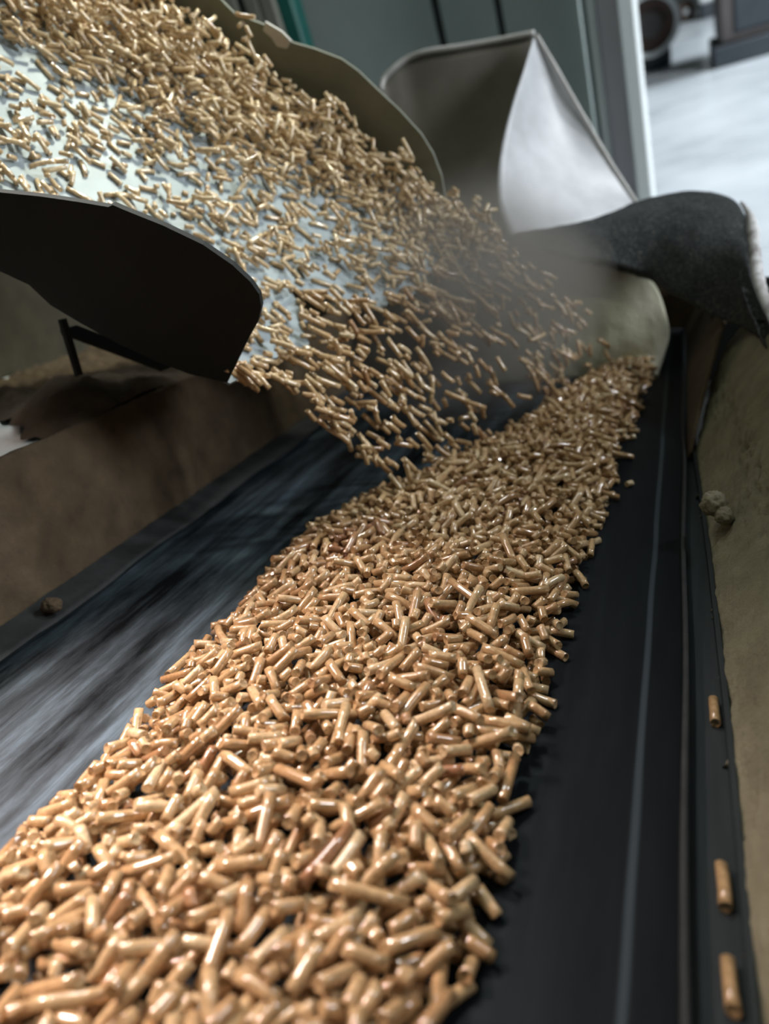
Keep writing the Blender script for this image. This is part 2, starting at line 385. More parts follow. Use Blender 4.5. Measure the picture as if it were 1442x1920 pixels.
fp = on_floor(1330, 33); y1_ = fp[1]; c = at_y(1328, 20, y1_); w_ = abs(at_y(1343, 20, y1_)[0] - c[0])
bx = thing('white_crate', (c[0], y1_, 0), 'small white box on a dark base far down the hall', 'box', belt=False)
vv, ff = bev_box((c[0] - w_, y1_, .16), (c[0] + w_, y1_ + .5, .95), .03); mesh_obj('body', vv, ff, M['post_white'], bx, belt=False)
vv, ff = bev_box((c[0] - w_ * .95, y1_ - .02, 0), (c[0] + w_ * .95, y1_ + .5, .16), .02); mesh_obj('base', vv, ff, M['navy'], bx, belt=False)
fp = on_floor(1288, 40); y2_ = fp[1]; c = at_y(1287, 20, y2_); w_ = abs(at_y(1305, 20, y2_)[0] - c[0])
bx = thing('brown_reel', (c[0], y2_, 0), 'brown reel standing behind the pale-rimmed drum', 'reel', belt=False)
vv, ff = disc(c[0], y2_, y2_ + .4, w_, w_); fix_normals(mesh_obj('body', vv, ff, M['drum_brown'], bx, belt=False))
vv, ff = disc(c[0], y2_ - .03, y2_, w_, w_ * .3); fix_normals(mesh_obj('hub', vv, ff, M['post_white'], bx, belt=False))

# ================================================================== CONVEYOR
# belt: carries pellets; return and supports below
xs = np.linspace(-.43, .001, 90); ys = np.linspace(-.25, 1.6, 60)
G = np.zeros((len(ys), len(xs), 3)); G[..., 0] = xs; G[..., 1] = ys[:, None]
tcv = np.clip((-.36 - xs) / .07, 0, 1); G[..., 2] = (.006 * tcv ** 2)
vv, ff = solid_grid(G, .008, (0, 0, 1))
belt = thing('conveyor_belt', (-.21, .6, -.008), 'worn black rubber conveyor belt under the stream of pellets', 'conveyor belt')
# belt part keeps the belt frame as its own axes so that the wear runs along the belt
def belt_axes_obj(name, verts, faces, material, parent, smooth=False):
    me = bpy.data.meshes.new(name); me.from_pydata(np.asarray(verts).tolist(), [], [tuple(int(i) for i in f) for f in faces]); me.materials.append(material)
    if smooth: me.polygons.foreach_set('use_smooth', [True] * len(me.polygons))
    me.update(); o = bpy.data.objects.new(name, me); COL.objects.link(o)
    mw = Matrix.Identity(4)
    for i in range(3):
        for j in range(3): mw[i][j] = RG[i, j]
        mw[i][3] = W((0, 0, 0))[i] - (parent.location[i] if parent else 0)
    o.parent = parent; o.matrix_basis = mw
    return o
belt_axes_obj('belt', vv, ff, M['belt'], belt)
def sub_axes(name, verts, faces, material, part, smooth=False):      # piece of a part: shares the part's axes
    o = belt_axes_obj(name, verts, faces, material, None, smooth); o.parent = part; o.matrix_basis = Matrix.Identity(4); return o
# raised edge bead of the belt beside the channel
path = [(.0015 + .0006 * math.sin(y * 23), y, .0012) for y in np.linspace(-.2, 1.5, 60)]
vv, ff = tube(path, .0016, 6); belt_axes_obj('edge_bead', vv, ff, M['rubber'], belt, True)

# right side rail: channel floor, steel lip, caked dust wall, inner skirt under the hood
rail = thing('side_rail', (.05, .4, -.03), 'beige dust-caked side wall and steel channel along the clean belt edge', 'side rail')
def wall_base(y): return float(np.interp(y, [0, .30, .45, .56, .66], [.0215, .0195, .0165, .0135, .0100]))
prof = [(0, -.014), (1, -.014), (1, -.0062), (0, -.0062)]
def rail_strip(xf, z0, z1, w, ya, yb, n=50):
    G = np.zeros((n, 2, 3))
    for i, y in enumerate(np.linspace(ya, yb, n)):
        x0, x1 = xf(y); G[i, 0] = (x0, y, z1); G[i, 1] = (x1, y, z1)
    return solid_grid(G, z1 - z0, (0, 0, 1))
vv, ff = rail_strip(lambda y: (.0012, wall_base(y) + .002), -.014, -.0062, 0, -.25, 1.45); belt_axes_obj('channel', vv, ff, M['rail_steel'], rail)
vv, ff = rail_strip(lambda y: (wall_base(y) - .0016, wall_base(y) + .0008), -.012, .0012, 0, -.25, .655); belt_axes_obj('lip', vv, ff, M['rail_steel'], rail)
nt_, ny_ = 130, 400
G = np.zeros((ny_, nt_, 3))
for j, t in enumerate(np.linspace(0, 1, nt_) ** 1.7):
    tt = min(t / .16, 1.0); ymax = .655 + .225 * math.sin(tt * math.pi / 2) - max(0, t - .28) * .42
    for i, s in enumerate(np.linspace(0, 1, ny_)):
        y = -.25 + (ymax + .25) * (1 - (1 - s) ** 1.3)
        x = wall_base(y) + .22 * t; z = -.002 + .24 * t + .02 * math.sin(t * math.pi)  # upper wall out of view, raised to keep side light off the belt
        endr = max(0, (y - (ymax - .045)) / .045); z -= .008 * endr ** 2
        h = .0024 * fbm((x * 1.0, y, z), 26, 3) + .0012 * fbm((x, y, z), 120, 5) + .0005 * fbm((x, y, z), 420, 8, 2)
        band = math.exp(-((t - .10 - .03 * math.sin(y * 4)) / .035) ** 2)
        pit = max(0, fbm((x * 2.4, y * .8, z), 150, 9, 3) - .12)
        h -= .016 * band * pit + .0012 * band
        G[i, j] = (x - h * .6, y, z + h * .8)
vv, ff = solid_grid(G, .006, (-.6, 0, .8)); belt_axes_obj('dust_wall', vv, ff, M['right_dust'], rail, True)
G = np.zeros((24, 12, 3))
for i, y in enumerate(np.linspace(.645, 1.45, 24)):
    hf = .06 + .94 * min(1, (y - .645) / .24)
    for j, t in enumerate(np.linspace(0, 1, 12)): G[i, j] = (.004 + .044 * (t * hf) ** 1.2, y, -.002 + .092 * t * hf)
vv, ff = solid_grid(G, .003, (-.9, 0, .3)); belt_axes_obj('inner_skirt', vv, ff, M['left_dust'], rail, True)
vv, ff = bev_box((.03, .93, -.25), (.16, .94, .10), .002); belt_axes_obj('end_cheek', vv, ff, M['plate'], rail)
vv, ff = bev_box((.006, .60, -.03), (.22, 1.5, -.02), .001); belt_axes_obj('under_plate', vv, ff, M['plate'], rail)
# folded lap of the wall near its far end
c0 = np.array([U(1396, 752, .60), U(1412, 735, .60), U(1428, 718, .595), U(1450, 700, .59)])
c1 = np.array([U(1400, 752, .597), U(1424, 752, .592), U(1444, 752, .588), U(1470, 750, .58)])
G = np.stack([smooth_curve(c0 * (1 - k) + c1 * k, 16) for k in np.linspace(0, 1, 6)]); vv, ff = solid_grid(G, .002, (-.5, -.5, .7))
fix_normals(belt_axes_obj('torn_lap', vv, ff, M['rust_dust'], rail, True))

# left black seal strip and brown skirt board, ledge
seal = thing('seal_strip', (-.41, .4, 0), 'black rubber seal strip between the worn belt and the brown skirt board', 'seal strip')
G = np.zeros((80, 8, 3))
for i, y in enumerate(np.linspace(-.2, 1.05, 80)):
    for j, t in enumerate(np.linspace(0, 1, 8)):
        G[i, j] = (-.392 - .04 * t + .002 * math.sin(y * 40) * (1 - t) + .002 * fbm((y, 0, 0), 30) * (1 - t), y, .0075 + .012 * t ** 1.5)
vv, ff = solid_grid(G, .0015, (0, 0, 1)); belt_axes_obj('strip', vv, ff, M['rubber'], seal, True)
skirt = thing('skirt_board', (-.44, .4, .01), 'brown dust-coated skirt board rising from the worn side of the belt', 'skirt board')
def left_sheet(y0, y1, ny, za, zb, xa, xb, nz, amp, seed):
    G = np.zeros((ny, nz, 3))
    for i, y in enumerate(np.linspace(y0, y1, ny)):
        for j, t in enumerate(np.linspace(0, 1, nz)):
            x = xa + (xb - xa) * t; z = za + (zb - za) * t
            G[i, j] = (x + amp * fbm((x, y, z), 30, seed) + amp * .5 * fbm((x, y, z), 120, seed), y, z)
    return G
vv, ff = solid_grid(left_sheet(.30, 1.05, 120, .012, .112, -.418, -.432, 26, .0012, 2), .008, (1, 0, 0)); belt_axes_obj('board', vv, ff, M['left_dust'], skirt, True)
vv, ff = solid_grid(left_sheet(-.2, .297, 80, .006, .108, -.421, -.436, 26, .0012, 4), .008, (1, 0, 0)); belt_axes_obj('board', vv, ff, M['left_dust'], skirt, True)
ledge = thing('frame_ledge', (-.55, .45, .1), 'white frame ledge under the tray, mostly hidden by brown dust', 'ledge')
vv, ff = bev_box((-.80, .345, .085), (-.4335, .95, .104), .002); belt_axes_obj('plate', vv, ff, M['ledge_white'], ledge)  # white plate, bare at the near corner of the dust
vv, ff = bev_box((-.80, -.2, .085), (-.4335, .343, .105), .002); belt_axes_obj('plate', vv, ff, M['left_dust'], ledge)
vv, ff = bev_box((-.80, .40, .1045), (-.79, .95, .60), .002); belt_axes_obj('back_board', vv, ff, M['dark_brown'], ledge)
vv, ff = bev_box((-.79, .94, .1045), (-.44, .95, .25), .002); belt_axes_obj('end_board', vv, ff, M['dark_brown'], ledge)
# caked dust lying on the ledge
G = np.zeros((110, 60, 3))
for i, s in enumerate(np.linspace(0, 1, 110)):
    for j, t in enumerate(np.linspace(0, 1, 60)):
        x = -.434 - .30 * t; ys_ = .412 + .60 * max(0, -.45 - x); y = ys_ + (.93 - ys_) * s
        edge = min(s / .10, 1) * min((1 - s) / .1, 1) * min(t / .03 + .35, 1)
        y += (1 - s) * (.005 * math.sin(t * 40) + .010 * fbm((t * 3, 0, 0), 4, 8))
        h = .014 * edge * (.7 + .6 * fbm((x, y, 0), 22, 6)) + .004 * edge * fbm((x, y, 0), 90, 3) + .022 * math.exp(-((y - .50) / .06) ** 2 - ((x + .49) / .05) ** 2)
        G[i, j] = (x, y, .1042 + max(h, .0003))
vv, ff = solid_grid(G, .0, (0, 0, 1))
cake = belt_axes_obj('dust_cake', vv[:110 * 60], [f for f in ff if max(f) < 110 * 60], M['left_dust'], None, True)
tag(cake, 'caked brown wood dust lying along the ledge under the tray', 'dust', kind='stuff')

# ================================================================== DISCHARGE TRAY
A = np.array((-.31, .468, .128)); B = np.array((-.19, .834, .17))
f_ = unit((.70, .30, -.648)); l_ = unit(B - A); Nt = unit(np.cross(f_, l_))
if Nt[2] < 0: Nt = -Nt
LT = np.linalg.norm(B - A); LEN = .78
def T(u, w, h=0): return A + l_ * (w * LT) - f_ * u + Nt * h    # u up the slope from the lip, w 0..1 near to far, h off the floor
tray = thing('discharge_tray', A - f_ * .3 + np.array((0, 0, -.03)), 'sloping steel discharge tray sending pellets down onto the belt', 'tray')
# torn lip outline
lipw = np.linspace(0, 1, 40)
lip_u = np.array([.004 * math.sin(w * 19) + (.055 * math.exp(-((w - .36) / .05) ** 2)) + .02 * math.exp(-((w - .27) / .03) ** 2) + .004 * fbm((w, 0, 0), 16, 2) for w in lipw])
lip_u[:2] = 0
G = np.zeros((30, 40, 3))
for i, s in enumerate(np.linspace(0, 1, 30)):
    for j, w in enumerate(lipw): G[i, j] = T(lip_u[j] + (LEN - lip_u[j]) * s ** 1.5, w)
vv, ff = solid_grid(G, .0025, Nt); belt_axes_obj('tray_floor', vv, ff, M['tray'], tray)
# near side plate: plane spanned by the flow and the tray normal, outline read in that plane
pn = unit(np.cross(f_, Nt))
def near(px, py): return PL(px, py, A, pn)
ends = [T(LEN * .98, 0, .035), T(LEN * .98, 0, -.045)]
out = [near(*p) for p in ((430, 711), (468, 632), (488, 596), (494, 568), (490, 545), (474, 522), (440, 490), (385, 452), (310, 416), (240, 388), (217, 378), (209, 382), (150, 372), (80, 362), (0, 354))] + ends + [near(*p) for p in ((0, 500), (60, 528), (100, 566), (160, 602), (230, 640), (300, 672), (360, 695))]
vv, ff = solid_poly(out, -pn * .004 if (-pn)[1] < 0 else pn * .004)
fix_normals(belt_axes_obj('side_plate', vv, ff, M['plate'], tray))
pb = B + l_ * .006
def far(px, py): return PL(px, py, pb, pn)
base_ = [T(u, 1, -.02) + l_ * .006 for u in (.0, LEN * .9)]
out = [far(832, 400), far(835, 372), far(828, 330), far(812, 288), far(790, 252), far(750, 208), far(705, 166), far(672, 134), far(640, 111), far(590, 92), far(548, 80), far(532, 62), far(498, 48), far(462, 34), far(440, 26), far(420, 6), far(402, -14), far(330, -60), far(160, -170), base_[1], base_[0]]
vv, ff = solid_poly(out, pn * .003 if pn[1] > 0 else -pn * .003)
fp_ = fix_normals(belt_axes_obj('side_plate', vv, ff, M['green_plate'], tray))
# bright worn notch where two lengths of the far plate are bolted together, and the lap joint
vv, ff = solid_poly([far(*p) + np.array((0, -.003, 0)) for p in ((500, 42), (530, 60), (548, 78), (540, 92), (522, 88), (512, 72), (496, 58))], pn * .0025 if pn[1] > 0 else -pn * .0025)
fix_normals(sub_axes('worn_joint', vv, ff, M['sheet_rim'], fp_))
# under-tray bracket
br = thing('support_bracket', U(140, 690, .62), 'dark angled steel bracket standing on the dusty ledge below the tray', 'bracket')
def strip(pts, wv, tv):
    P = np.asarray(pts); return solid_poly(np.vstack([P, P[::-1] + np.asarray(wv)]), tv)
p0, p1 = U(108, 600, .60), U(140, 706, .615)
vv, ff = solid_poly([p0, p0 + (.004, 0, 0), p1 + (.004, 0, 0), p1], (0, .006, 0)); fix_normals(belt_axes_obj('upright', vv, ff, M['plate'], br))
p0, p1 = U(112, 618, .605), U(300, 690, .63)
vv, ff = solid_poly([p0, p1, p1 + (0, 0, -.003), p0 + (0, 0, -.004)], (0, .02, 0)); fix_normals(belt_axes_obj('arm', vv, ff, M['plate'], br))

# ================================================================== HOOD: dusty back panel, curled sheet, rubber flap
def pan(px, py, y=.95): return PL(px, py, (0, y, 0), np.array((0, 1., 0)))
hood = thing('back_panel', (-.15, .95, .0), 'pale dust-covered panel closing the belt behind the falling pellets', 'panel')
oc = smooth_curve([pan(*p) for p in ((900, 452), (960, 458), (1080, 478), (1160, 495), (1205, 512), (1232, 540), (1248, 585), (1255, 625), (1246, 665), (1236, 700))], 40)  # outline follows the lit area; its right side is the flap's shadow edge
bot = np.stack([np.linspace(-.235, oc[-1][0], 40), np.full(40, .95), np.full(40, .004)], 1)
G = np.zeros((30, 40, 3))
for i, t in enumerate(np.linspace(0, 1, 30)):
    G[i] = oc * (1 - t) + bot * t
    for j in range(40):
        q = G[i, j]; G[i, j, 1] += -.028 * math.sin(t * math.pi * .5) + .003 * fbm(q, 20, 4) + .001 * fbm(q, 90, 2)
vv, ff = solid_grid(G, .006, (0, -1, 0)); belt_axes_obj('face', vv, ff, M['panel_dust'], hood, True)
vv, ff = bev_box((-.43, .985, .009), (-.20, .995, .15), .002); belt_axes_obj('rear_plate', vv, ff, M['left_dust'], hood)
vv, ff = bev_box((-.12, 1.20, .002), (.03, 1.21, .16), .002); belt_axes_obj('shade_curtain', vv, ff, M['left_dust'], hood)  # brown sheet added where the panel lies in shade

defl = thing('deflector_sheet', U(900, 480, 1.0), 'curled metal deflector sheet with shaded brown inner face and pale bright outer face', 'deflector')
top = np.array([U(714, 172, 1.04), U(720, 150, 1.04), U(738, 131, 1.035), U(764, 112, 1.03), U(800, 99, 1.02), U(860, 90, 1.01), U(930, 78, 1.0), U(1003, 64, .985)])
bt = np.array([U(715, 420, 1.06), U(730, 440, 1.06), U(760, 470, 1.06), U(800, 490, 1.06), U(840, 500, 1.05), U(880, 500, 1.03), U(930, 495, 1.01), U(985, 470, .99)])
tt_, bb_ = smooth_curve(top, 40), smooth_curve(bt, 40)
G = np.stack([tt_ * (1 - k) + bb_ * k + np.array((0, .035, 0)) * math.sin(math.pi * k) for k in np.linspace(0, 1, 20)])
vv, ff = solid_grid(G, .003, (0, -1, 0)); inner = belt_axes_obj('inner_face', vv, ff, M['shaded_sheet'], defl, True)
vv, ff = tube(tt_ + np.array((0, -.001, .001)), .0042, 8); sub_axes('rolled_rim', vv, ff, M['sheet_rim'], inner, True)
le = smooth_curve([U(1003, 66, .975), U(984, 130, .96), U(963, 195, .945), U(946, 260, .93), U(936, 325, .915), U(939, 390, .905), U(962, 453, .90)], 40)
ri = smooth_curve([U(1005, 66, .975), U(1036, 118, .985), U(1070, 178, .992), U(1106, 240, 1.0), U(1142, 302, 1.0), U(1174, 352, 1.0), U(1200, 392, .99)], 40)
G = np.stack([le * (1 - k) + ri * k + np.outer(np.sin(np.linspace(0, 1, 40) * math.pi), np.array((0, .03, 0)) * math.sin(math.pi * k) * 1.0) for k in np.linspace(0, 1, 24)], 1)
vv, ff = solid_grid(G, .003, (0, -1, 0)); outer = belt_axes_obj('outer_face', vv, ff, M['pale_sheet'], defl, True)
vv, ff = tube(ri, .0034, 8); sub_axes('rolled_rim', vv, ff, M['sheet_rim'], outer, True)

flap = thing('rubber_flap', U(1300, 600, .80), 'black dust-flecked rubber flap arching over the belt with a pale cut edge', 'rubber flap')
tp_ = smooth_curve([U(950, 458, .90), U(1000, 440, .905), U(1060, 424, .91), U(1120, 407, .905), U(1172, 388, .90), U(1186, 381, .90), U(1230, 367, .89), U(1290, 358, .87), U(1345, 362, .845), U(1380, 378, .82), U(1400, 412, .79), U(1406, 470, .75), U(1412, 530, .71), U(1440, 610, .66), U(1480, 700, .62)], 70)
bo_ = smooth_curve([U(955, 461, .885), U(1000, 466, .87), U(1060, 477, .855), U(1120, 490, .845), U(1180, 505, .835), U(1215, 520, .825), U(1255, 545, .80), U(1290, 565, .785), U(1330, 588, .765), U(1360, 600, .745), U(1388, 612, .72), U(1410, 625, .70), U(1425, 640, .68), U(1446, 668, .65), U(1482, 720, .615)], 70)
G = np.stack([tp_ * (1 - k) + bo_ * k + np.array((0, -.01, .012)) * math.sin(math.pi * k) for k in np.linspace(0, 1, 26)])
for i in range(G.shape[0]):
    for j in range(G.shape[1]): G[i, j, 2] += .0016 * fbm(G[i, j], 60, 3)
vv, ff = solid_grid(G, .010, (0, -.5, .8)); fsheet = belt_axes_obj('sheet', vv, ff, M['flap'], flap, True)
ed = tp_[34:] + np.array((.0045, .004, -.001)); 
rad_ = .0065 + .0012 * np.array([fbm(p, 60, 4) for p in ed]); rad_[:8] *= np.linspace(.25, 1, 8)
vv, ff = tube(ed, rad_, 8); tag(sub_axes('cut_edge', vv, ff, M['cut_edge'], fsheet, True), 'pale crumbling cut edge of the black rubber flap')

# ================================================================== PELLETS
RP = .0024
def pellet_geo(L, r, rng, sides=10, bend=0.0):
    """cylinder along x, slightly bent, broken uneven ends"""
    h = L / 2; j = lambda s: (rng.random() - .5) * 2 * s
    st = [-h, -h + .0003, -h * .4, h * .35, h - .0003, h]; rd = [.90, 1., 1 + j(.03), 1 + j(.03), 1., .90]
    ta, tb = j(.35), j(.35); ca, cb = j(math.pi), j(math.pi)
    v = []; f = []
    for k, (x, s) in enumerate(zip(st, rd)):
        for i in range(sides):
            an = 2 * math.pi * i / sides
            y, z = r * s * math.cos(an), r * s * math.sin(an)
            xx = x
            if k < 2: xx += ta * r * math.cos(an - ca) + (abs(j(.0006)) if k == 0 else 0)
            if k > 3: xx += tb * r * math.cos(an - cb) - (abs(j(.0006)) if k == 5 else 0)
            v.append((xx, y, z - bend * (x / h) ** 2 + bend * .4))
    n = len(st)
    for k in range(n - 1):
        for i in range(sides):
            i2 = (i + 1) % sides; f.append((k * sides + i2, k * sides + i, (k + 1) * sides + i, (k + 1) * sides + i2))
    c0 = len(v); v.append((-h + .0008 + j(.0004), j(.0006), j(.0006) - bend * .6)); v.append((h - .0008 + j(.0004), j(.0006), j(.0006) - bend * .6))
    for i in range(sides):
        i2 = (i + 1) % sides; f.append((c0, i, i2)); f.append((c0 + 1, (n - 1) * sides + i2, (n - 1) * sides + i))
    sm = [True] * ((n - 1) * sides) + [False] * (2 * sides)
    return np.array(v), f, sm
VARS = {}
def rand_len(rng):
    q = rng.random()
    if q < .12: return rng.uniform(.0042, .007)
    if q < .70: return rng.uniform(.009, .018)
    return rng.uniform(.018, .028)
def variant(L, sides, rng):
    key = (round(L * 800), int(rng.integers(0, 5)), sides)
    if key not in VARS: VARS[key] = pellet_geo(max(key[0], 3) / 800, RP, np.random.default_rng(hash(key) % 99991), sides, .0007 * (key[1] - 2) * min(1, (L / .02) ** 2))
    return VARS[key]
def frame_of(ax, roll, upv=np.array((0, 0, 1.))):
    ax = unit(ax); e1 = np.cross(upv, ax)
    if np.linalg.norm(e1) < 1e-4: e1 = np.array((1., 0, 0))
    e1 = unit(e1); e2 = np.cross(ax, e1)
    return np.stack([ax, e1 * math.cos(roll) + e2 * math.sin(roll), -e1 * math.sin(roll) + e2 * math.cos(roll)], 1)
class Pellet: 
    __slots__ = ('c', 'R', 'L', 'tint', 'vis', 'k')
    def __init__(s, c, R, L, tint, k=1.0): s.c = c; s.R = R; s.L = L; s.tint = tint; s.vis = 0; s.k = k

def drop(field, res, x0, y0, target, tries, over, yaw_fn, rng, keep, radius=RP, layer_prob=None, mlim=.5):
    """let pellets fall one by one onto a height field; each settles on what already lies there"""
    H, Wd = field.shape; owner = np.full(field.shape, -1, int); out = []
    ms = np.linspace(-mlim, mlim, 13)[:, None]
    cand = None
    for n in range(tries):
        if n % 400 == 0:
            de = np.clip(target - field, 0, None) if layer_prob is None else layer_prob * (owner < 0) + layer_prob * .12
            p = de.ravel(); s = p.sum()
            if s <= 1e-9: break
            cand = rng.choice(p.size, 400, p=p / s)
        k = cand[n % 400]; cy, cx = divmod(k, Wd)
        L = rand_len(rng); yaw = yaw_fn(rng); ca, sa = math.cos(yaw), math.sin(yaw)
        hb = int((L / 2 + radius) / res) + 1
        ya, yb, xa_, xb_ = max(cy - hb, 0), min(cy + hb + 1, H), max(cx - hb, 0), min(cx + hb + 1, Wd)
        yy, xx = np.mgrid[ya:yb, xa_:xb_]; dx = (xx - cx) * res; dy = (yy - cy) * res
        s_ = dx * ca + dy * sa; q = -dx * sa + dy * ca
        mk = (np.abs(s_) < L / 2) & (np.abs(q) < radius * .98)
        if mk.sum() < 6: continue
        sv = s_[mk]; rq = np.sqrt(np.maximum(radius ** 2 - q[mk] ** 2, 0))
        hv = field[ya:yb, xa_:xb_][mk] + rq
        cs = (hv[None] - ms * sv[None]).max(1)
        bi = int(np.argmin(cs)); mslope = ms[bi, 0]; c = cs[bi]
        if target is not None and c > target[cy, cx] + over: continue
        c -= .0006
        sub = field[ya:yb, xa_:xb_]; top_ = c + mslope * sv + rq * math.sqrt(1 + mslope ** 2)
        ow = owner[ya:yb, xa_:xb_]
        old = sub[mk]; sub[mk] = np.maximum(old, top_); o2 = ow[mk]; o2[top_ > old] = len(out); ow[mk] = o2
        keep(out, np.array((x0 + cx * res, y0 + cy * res, c)), np.array((ca, sa, mslope)), L, rng)
    ids, cnt = np.unique(owner[owner >= 0], return_counts=True)
    for i, cn in zip(ids, cnt): out[i].vis = cn
    return out

res = .00072
# --- bed on the belt
X0, X1, Y0, Y1 = -.305, -.03, .045, .95
nx, nyy = int((X1 - X0) / res), int((Y1 - Y0) / res)
gx = X0 + np.arange(nx) * res; gy = Y0 + np.arange(nyy) * res
wig = np.array([fbm((0, y, 0), 14, 2) for y in gy]); wig2 = np.array([fbm((0, y, 0), 17, 7) for y in gy])
left = np.interp(gy, [.0, .20, .30, .40, .47, .52, .58, .66, .74, .82, .95], [-.262, -.262, -.266, -.272, -.272, -.258, -.214, -.168, -.140, -.112, -.075]) + .008 * wig
right = np.interp(gy, [.0, .12, .2, .35, .5, .7, .85, .95], [-.054, -.056, -.060, -.060, -.053, -.046, -.036, -.030]) + .006 * wig2
mid = (left + right) / 2; hw = (right - left) / 2
un = np.clip(np.abs(gx[None] - mid[:, None]) / hw[:, None], 0, 1.2)
crest = np.interp(gy, [0, .5, .62, .8, .95], [.023, .024, .026, .032, .02])
lump = np.array([[fbm((x, y, 0), 18, 5, 2) for x in gx[::8]] for y in gy[::8]])
lump = np.repeat(np.repeat(lump, 8, 0), 8, 1)[:nyy, :nx]; lump = np.pad(lump, ((0, nyy - lump.shape[0]), (0, nx - lump.shape[1])), mode='edge')
target = np.where(un < 1, crest[:, None] * np.clip(1 - un ** 3.2, 0, 1) ** .6 + .004 * lump, 0)
def keep_bed(out, c, ax, L, rng):
    # one oval patch of pellets is tinted redder and darker
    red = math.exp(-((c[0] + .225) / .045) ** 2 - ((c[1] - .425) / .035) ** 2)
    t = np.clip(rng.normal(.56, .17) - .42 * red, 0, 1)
    out.append(Pellet(c, frame_of(ax, rng.uniform(0, 6.28)), L, t))
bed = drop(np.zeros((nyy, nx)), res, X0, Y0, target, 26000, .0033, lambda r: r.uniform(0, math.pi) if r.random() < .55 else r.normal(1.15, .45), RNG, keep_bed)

# --- layer sliding on the tray (laid out in tray coordinates u, w*LT)
UW, UL = LT - .012, LEN - .03
nx2, ny2 = int(UL / res), int(UW / res)
gu = np.arange(nx2) * res; gw = np.arange(ny2) * res
un_, wn_ = np.meshgrid(gu / UL, gw / UW)
lump2 = np.array([[fbm((x, y, 0), 14, 11, 3) for x in gu[::8]] for y in gw[::8]]); lump2 = np.repeat(np.repeat(lump2, 8, 0), 8, 1)[:ny2, :nx2]
lump2 = np.pad(lump2, ((0, ny2 - lump2.shape[0]), (0, nx2 - lump2.shape[1])), mode='edge')
heap = np.clip((wn_ - (.70 - .34 * np.clip((un_ - .15) / .6, 0, 1))) / .28, 0, 1)
target2 = -.004 + .020 * heap ** 1.1 + .004 * lump2
prob = np.clip(.22 + .5 * wn_ + .5 * lump2, .05, 1)
prob[:, gu < .0] = 0
def keep_tray(out, c, ax, L, rng):
    lipu = np.interp((c[1] + .006) / LT, lipw, lip_u)
    if c[0] < lipu - .004: return_skip = True
    else: return_skip = False
    P = T(c[0], (c[1] + .006) / LT, c[2] - .0003); AX = -f_ * ax[0] + l_ * ax[1] + Nt * ax[2]
    p = Pellet(P, frame_of(AX, rng.uniform(0, 6.28)), L, np.clip(rng.normal(.88, .13), 0, 1), .80)  # paler tint puts the brighter light on the tray into the pellets' colour
    if return_skip: p.L = -1
    out.append(p)
fld = np.zeros((ny2, nx2))
slide = drop(fld, res, 0, 0, target2, 11000, .004, lambda r: r.normal(0, .75), RNG, keep_tray)
slide += drop(fld, res, 0, 0, None, 2700, .0, lambda r: r.normal(0, .7), RNG, keep_tray, layer_prob=prob)
slide = [p for p in slide if p.L > 0]

# --- stream in the air between the lip and the bed
gvec = RG.T @ np.array((0, 0, -9.81)); falling = []
for n in range(560):
    w = RNG.random() ** 1.35
    u = np.interp(w, lipw, lip_u); v0 = RNG.normal(1.12, .14)
    start = T(u, w, RNG.uniform(.002, .020)); tm = RNG.uniform(.0, .125)
    vel = f_ * v0 + np.array((.10, .10 * (1 - w), .14)) + RNG.normal(0, .06, 3)
    p = start + vel * tm + .5 * gvec * tm * tm
    ix = int((p[0] - X0) / res); iy = int((p[1] - Y0) / res)
    ground = target[iy, ix] if 0 <= ix < nx and 0 <= iy < nyy else 0
    if p[2] < ground + .008: continue
    ax = unit(vel + gvec * tm) + RNG.normal(0, .30, 3)
    falling.append(Pellet(p, frame_of(ax, RNG.uniform(0, 6.28)), max(.008, rand_len(RNG)), np.clip(RNG.normal(.60, .18), 0, 1), .9))

def merged(name, plist, sides, label, cat):
    V = []; Fc = []; S = []; Ti = []; o = 0
    for p in plist:
        v, f, sm = variant(p.L, sides, RNG)
        V.append((v * p.k) @ p.R.T + p.c); Fc += [tuple(i + o for i in q) for q in f]; S += sm; Ti += [p.tint] * len(v); o += len(v)
    V = np.concatenate(V)
    ob = belt_axes_obj(name, V, Fc, M['pellet'], None)
    ob.data.polygons.foreach_set('use_smooth', S)
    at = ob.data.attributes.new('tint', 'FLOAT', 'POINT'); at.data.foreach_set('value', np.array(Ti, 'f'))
    return tag(ob, label, cat, kind='stuff')

# the 300 that show largest become objects of their own
sco = []
for i, p in enumerate(bed):
    x, y, z = project(p.c)
    ok = -10 < x < 1452 and -10 < y < 1930
    # rough foreshortened visible area
    sco.append((p.vis / z ** 2) if ok and p.L > .005 else 0)
order = np.argsort(sco)[::-1]; top300 = set(int(i) for i in order[:294])
RG4 = Matrix([[*RG[i], W((0, 0, 0))[i]] for i in range(3)] + [[0, 0, 0, 1]])
def pellet_object(p, label, group, sides=14):
    v, f, sm = pellet_geo(p.L, RP, RNG, sides, float(RNG.uniform(-.0006, .0006)) * min(1, (p.L / .02) ** 2))
    me = bpy.data.meshes.new('wood_pellet'); me.from_pydata(v.tolist(), [], f); me.materials.append(M['pellet'])
    me.polygons.foreach_set('use_smooth', sm); me.update()
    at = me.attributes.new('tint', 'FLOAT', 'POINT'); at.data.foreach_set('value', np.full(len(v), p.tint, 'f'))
    ob = bpy.data.objects.new('wood_pellet', me); COL.objects.link(ob)
    mw = Matrix.Identity(4)
    for i in range(3):
        for j in range(3): mw[i][j] = p.R[i, j]
        mw[i][3] = p.c[i]
    ob.matrix_world = RG4 @ mw
    return tag(ob, label, 'wood pellet', group)
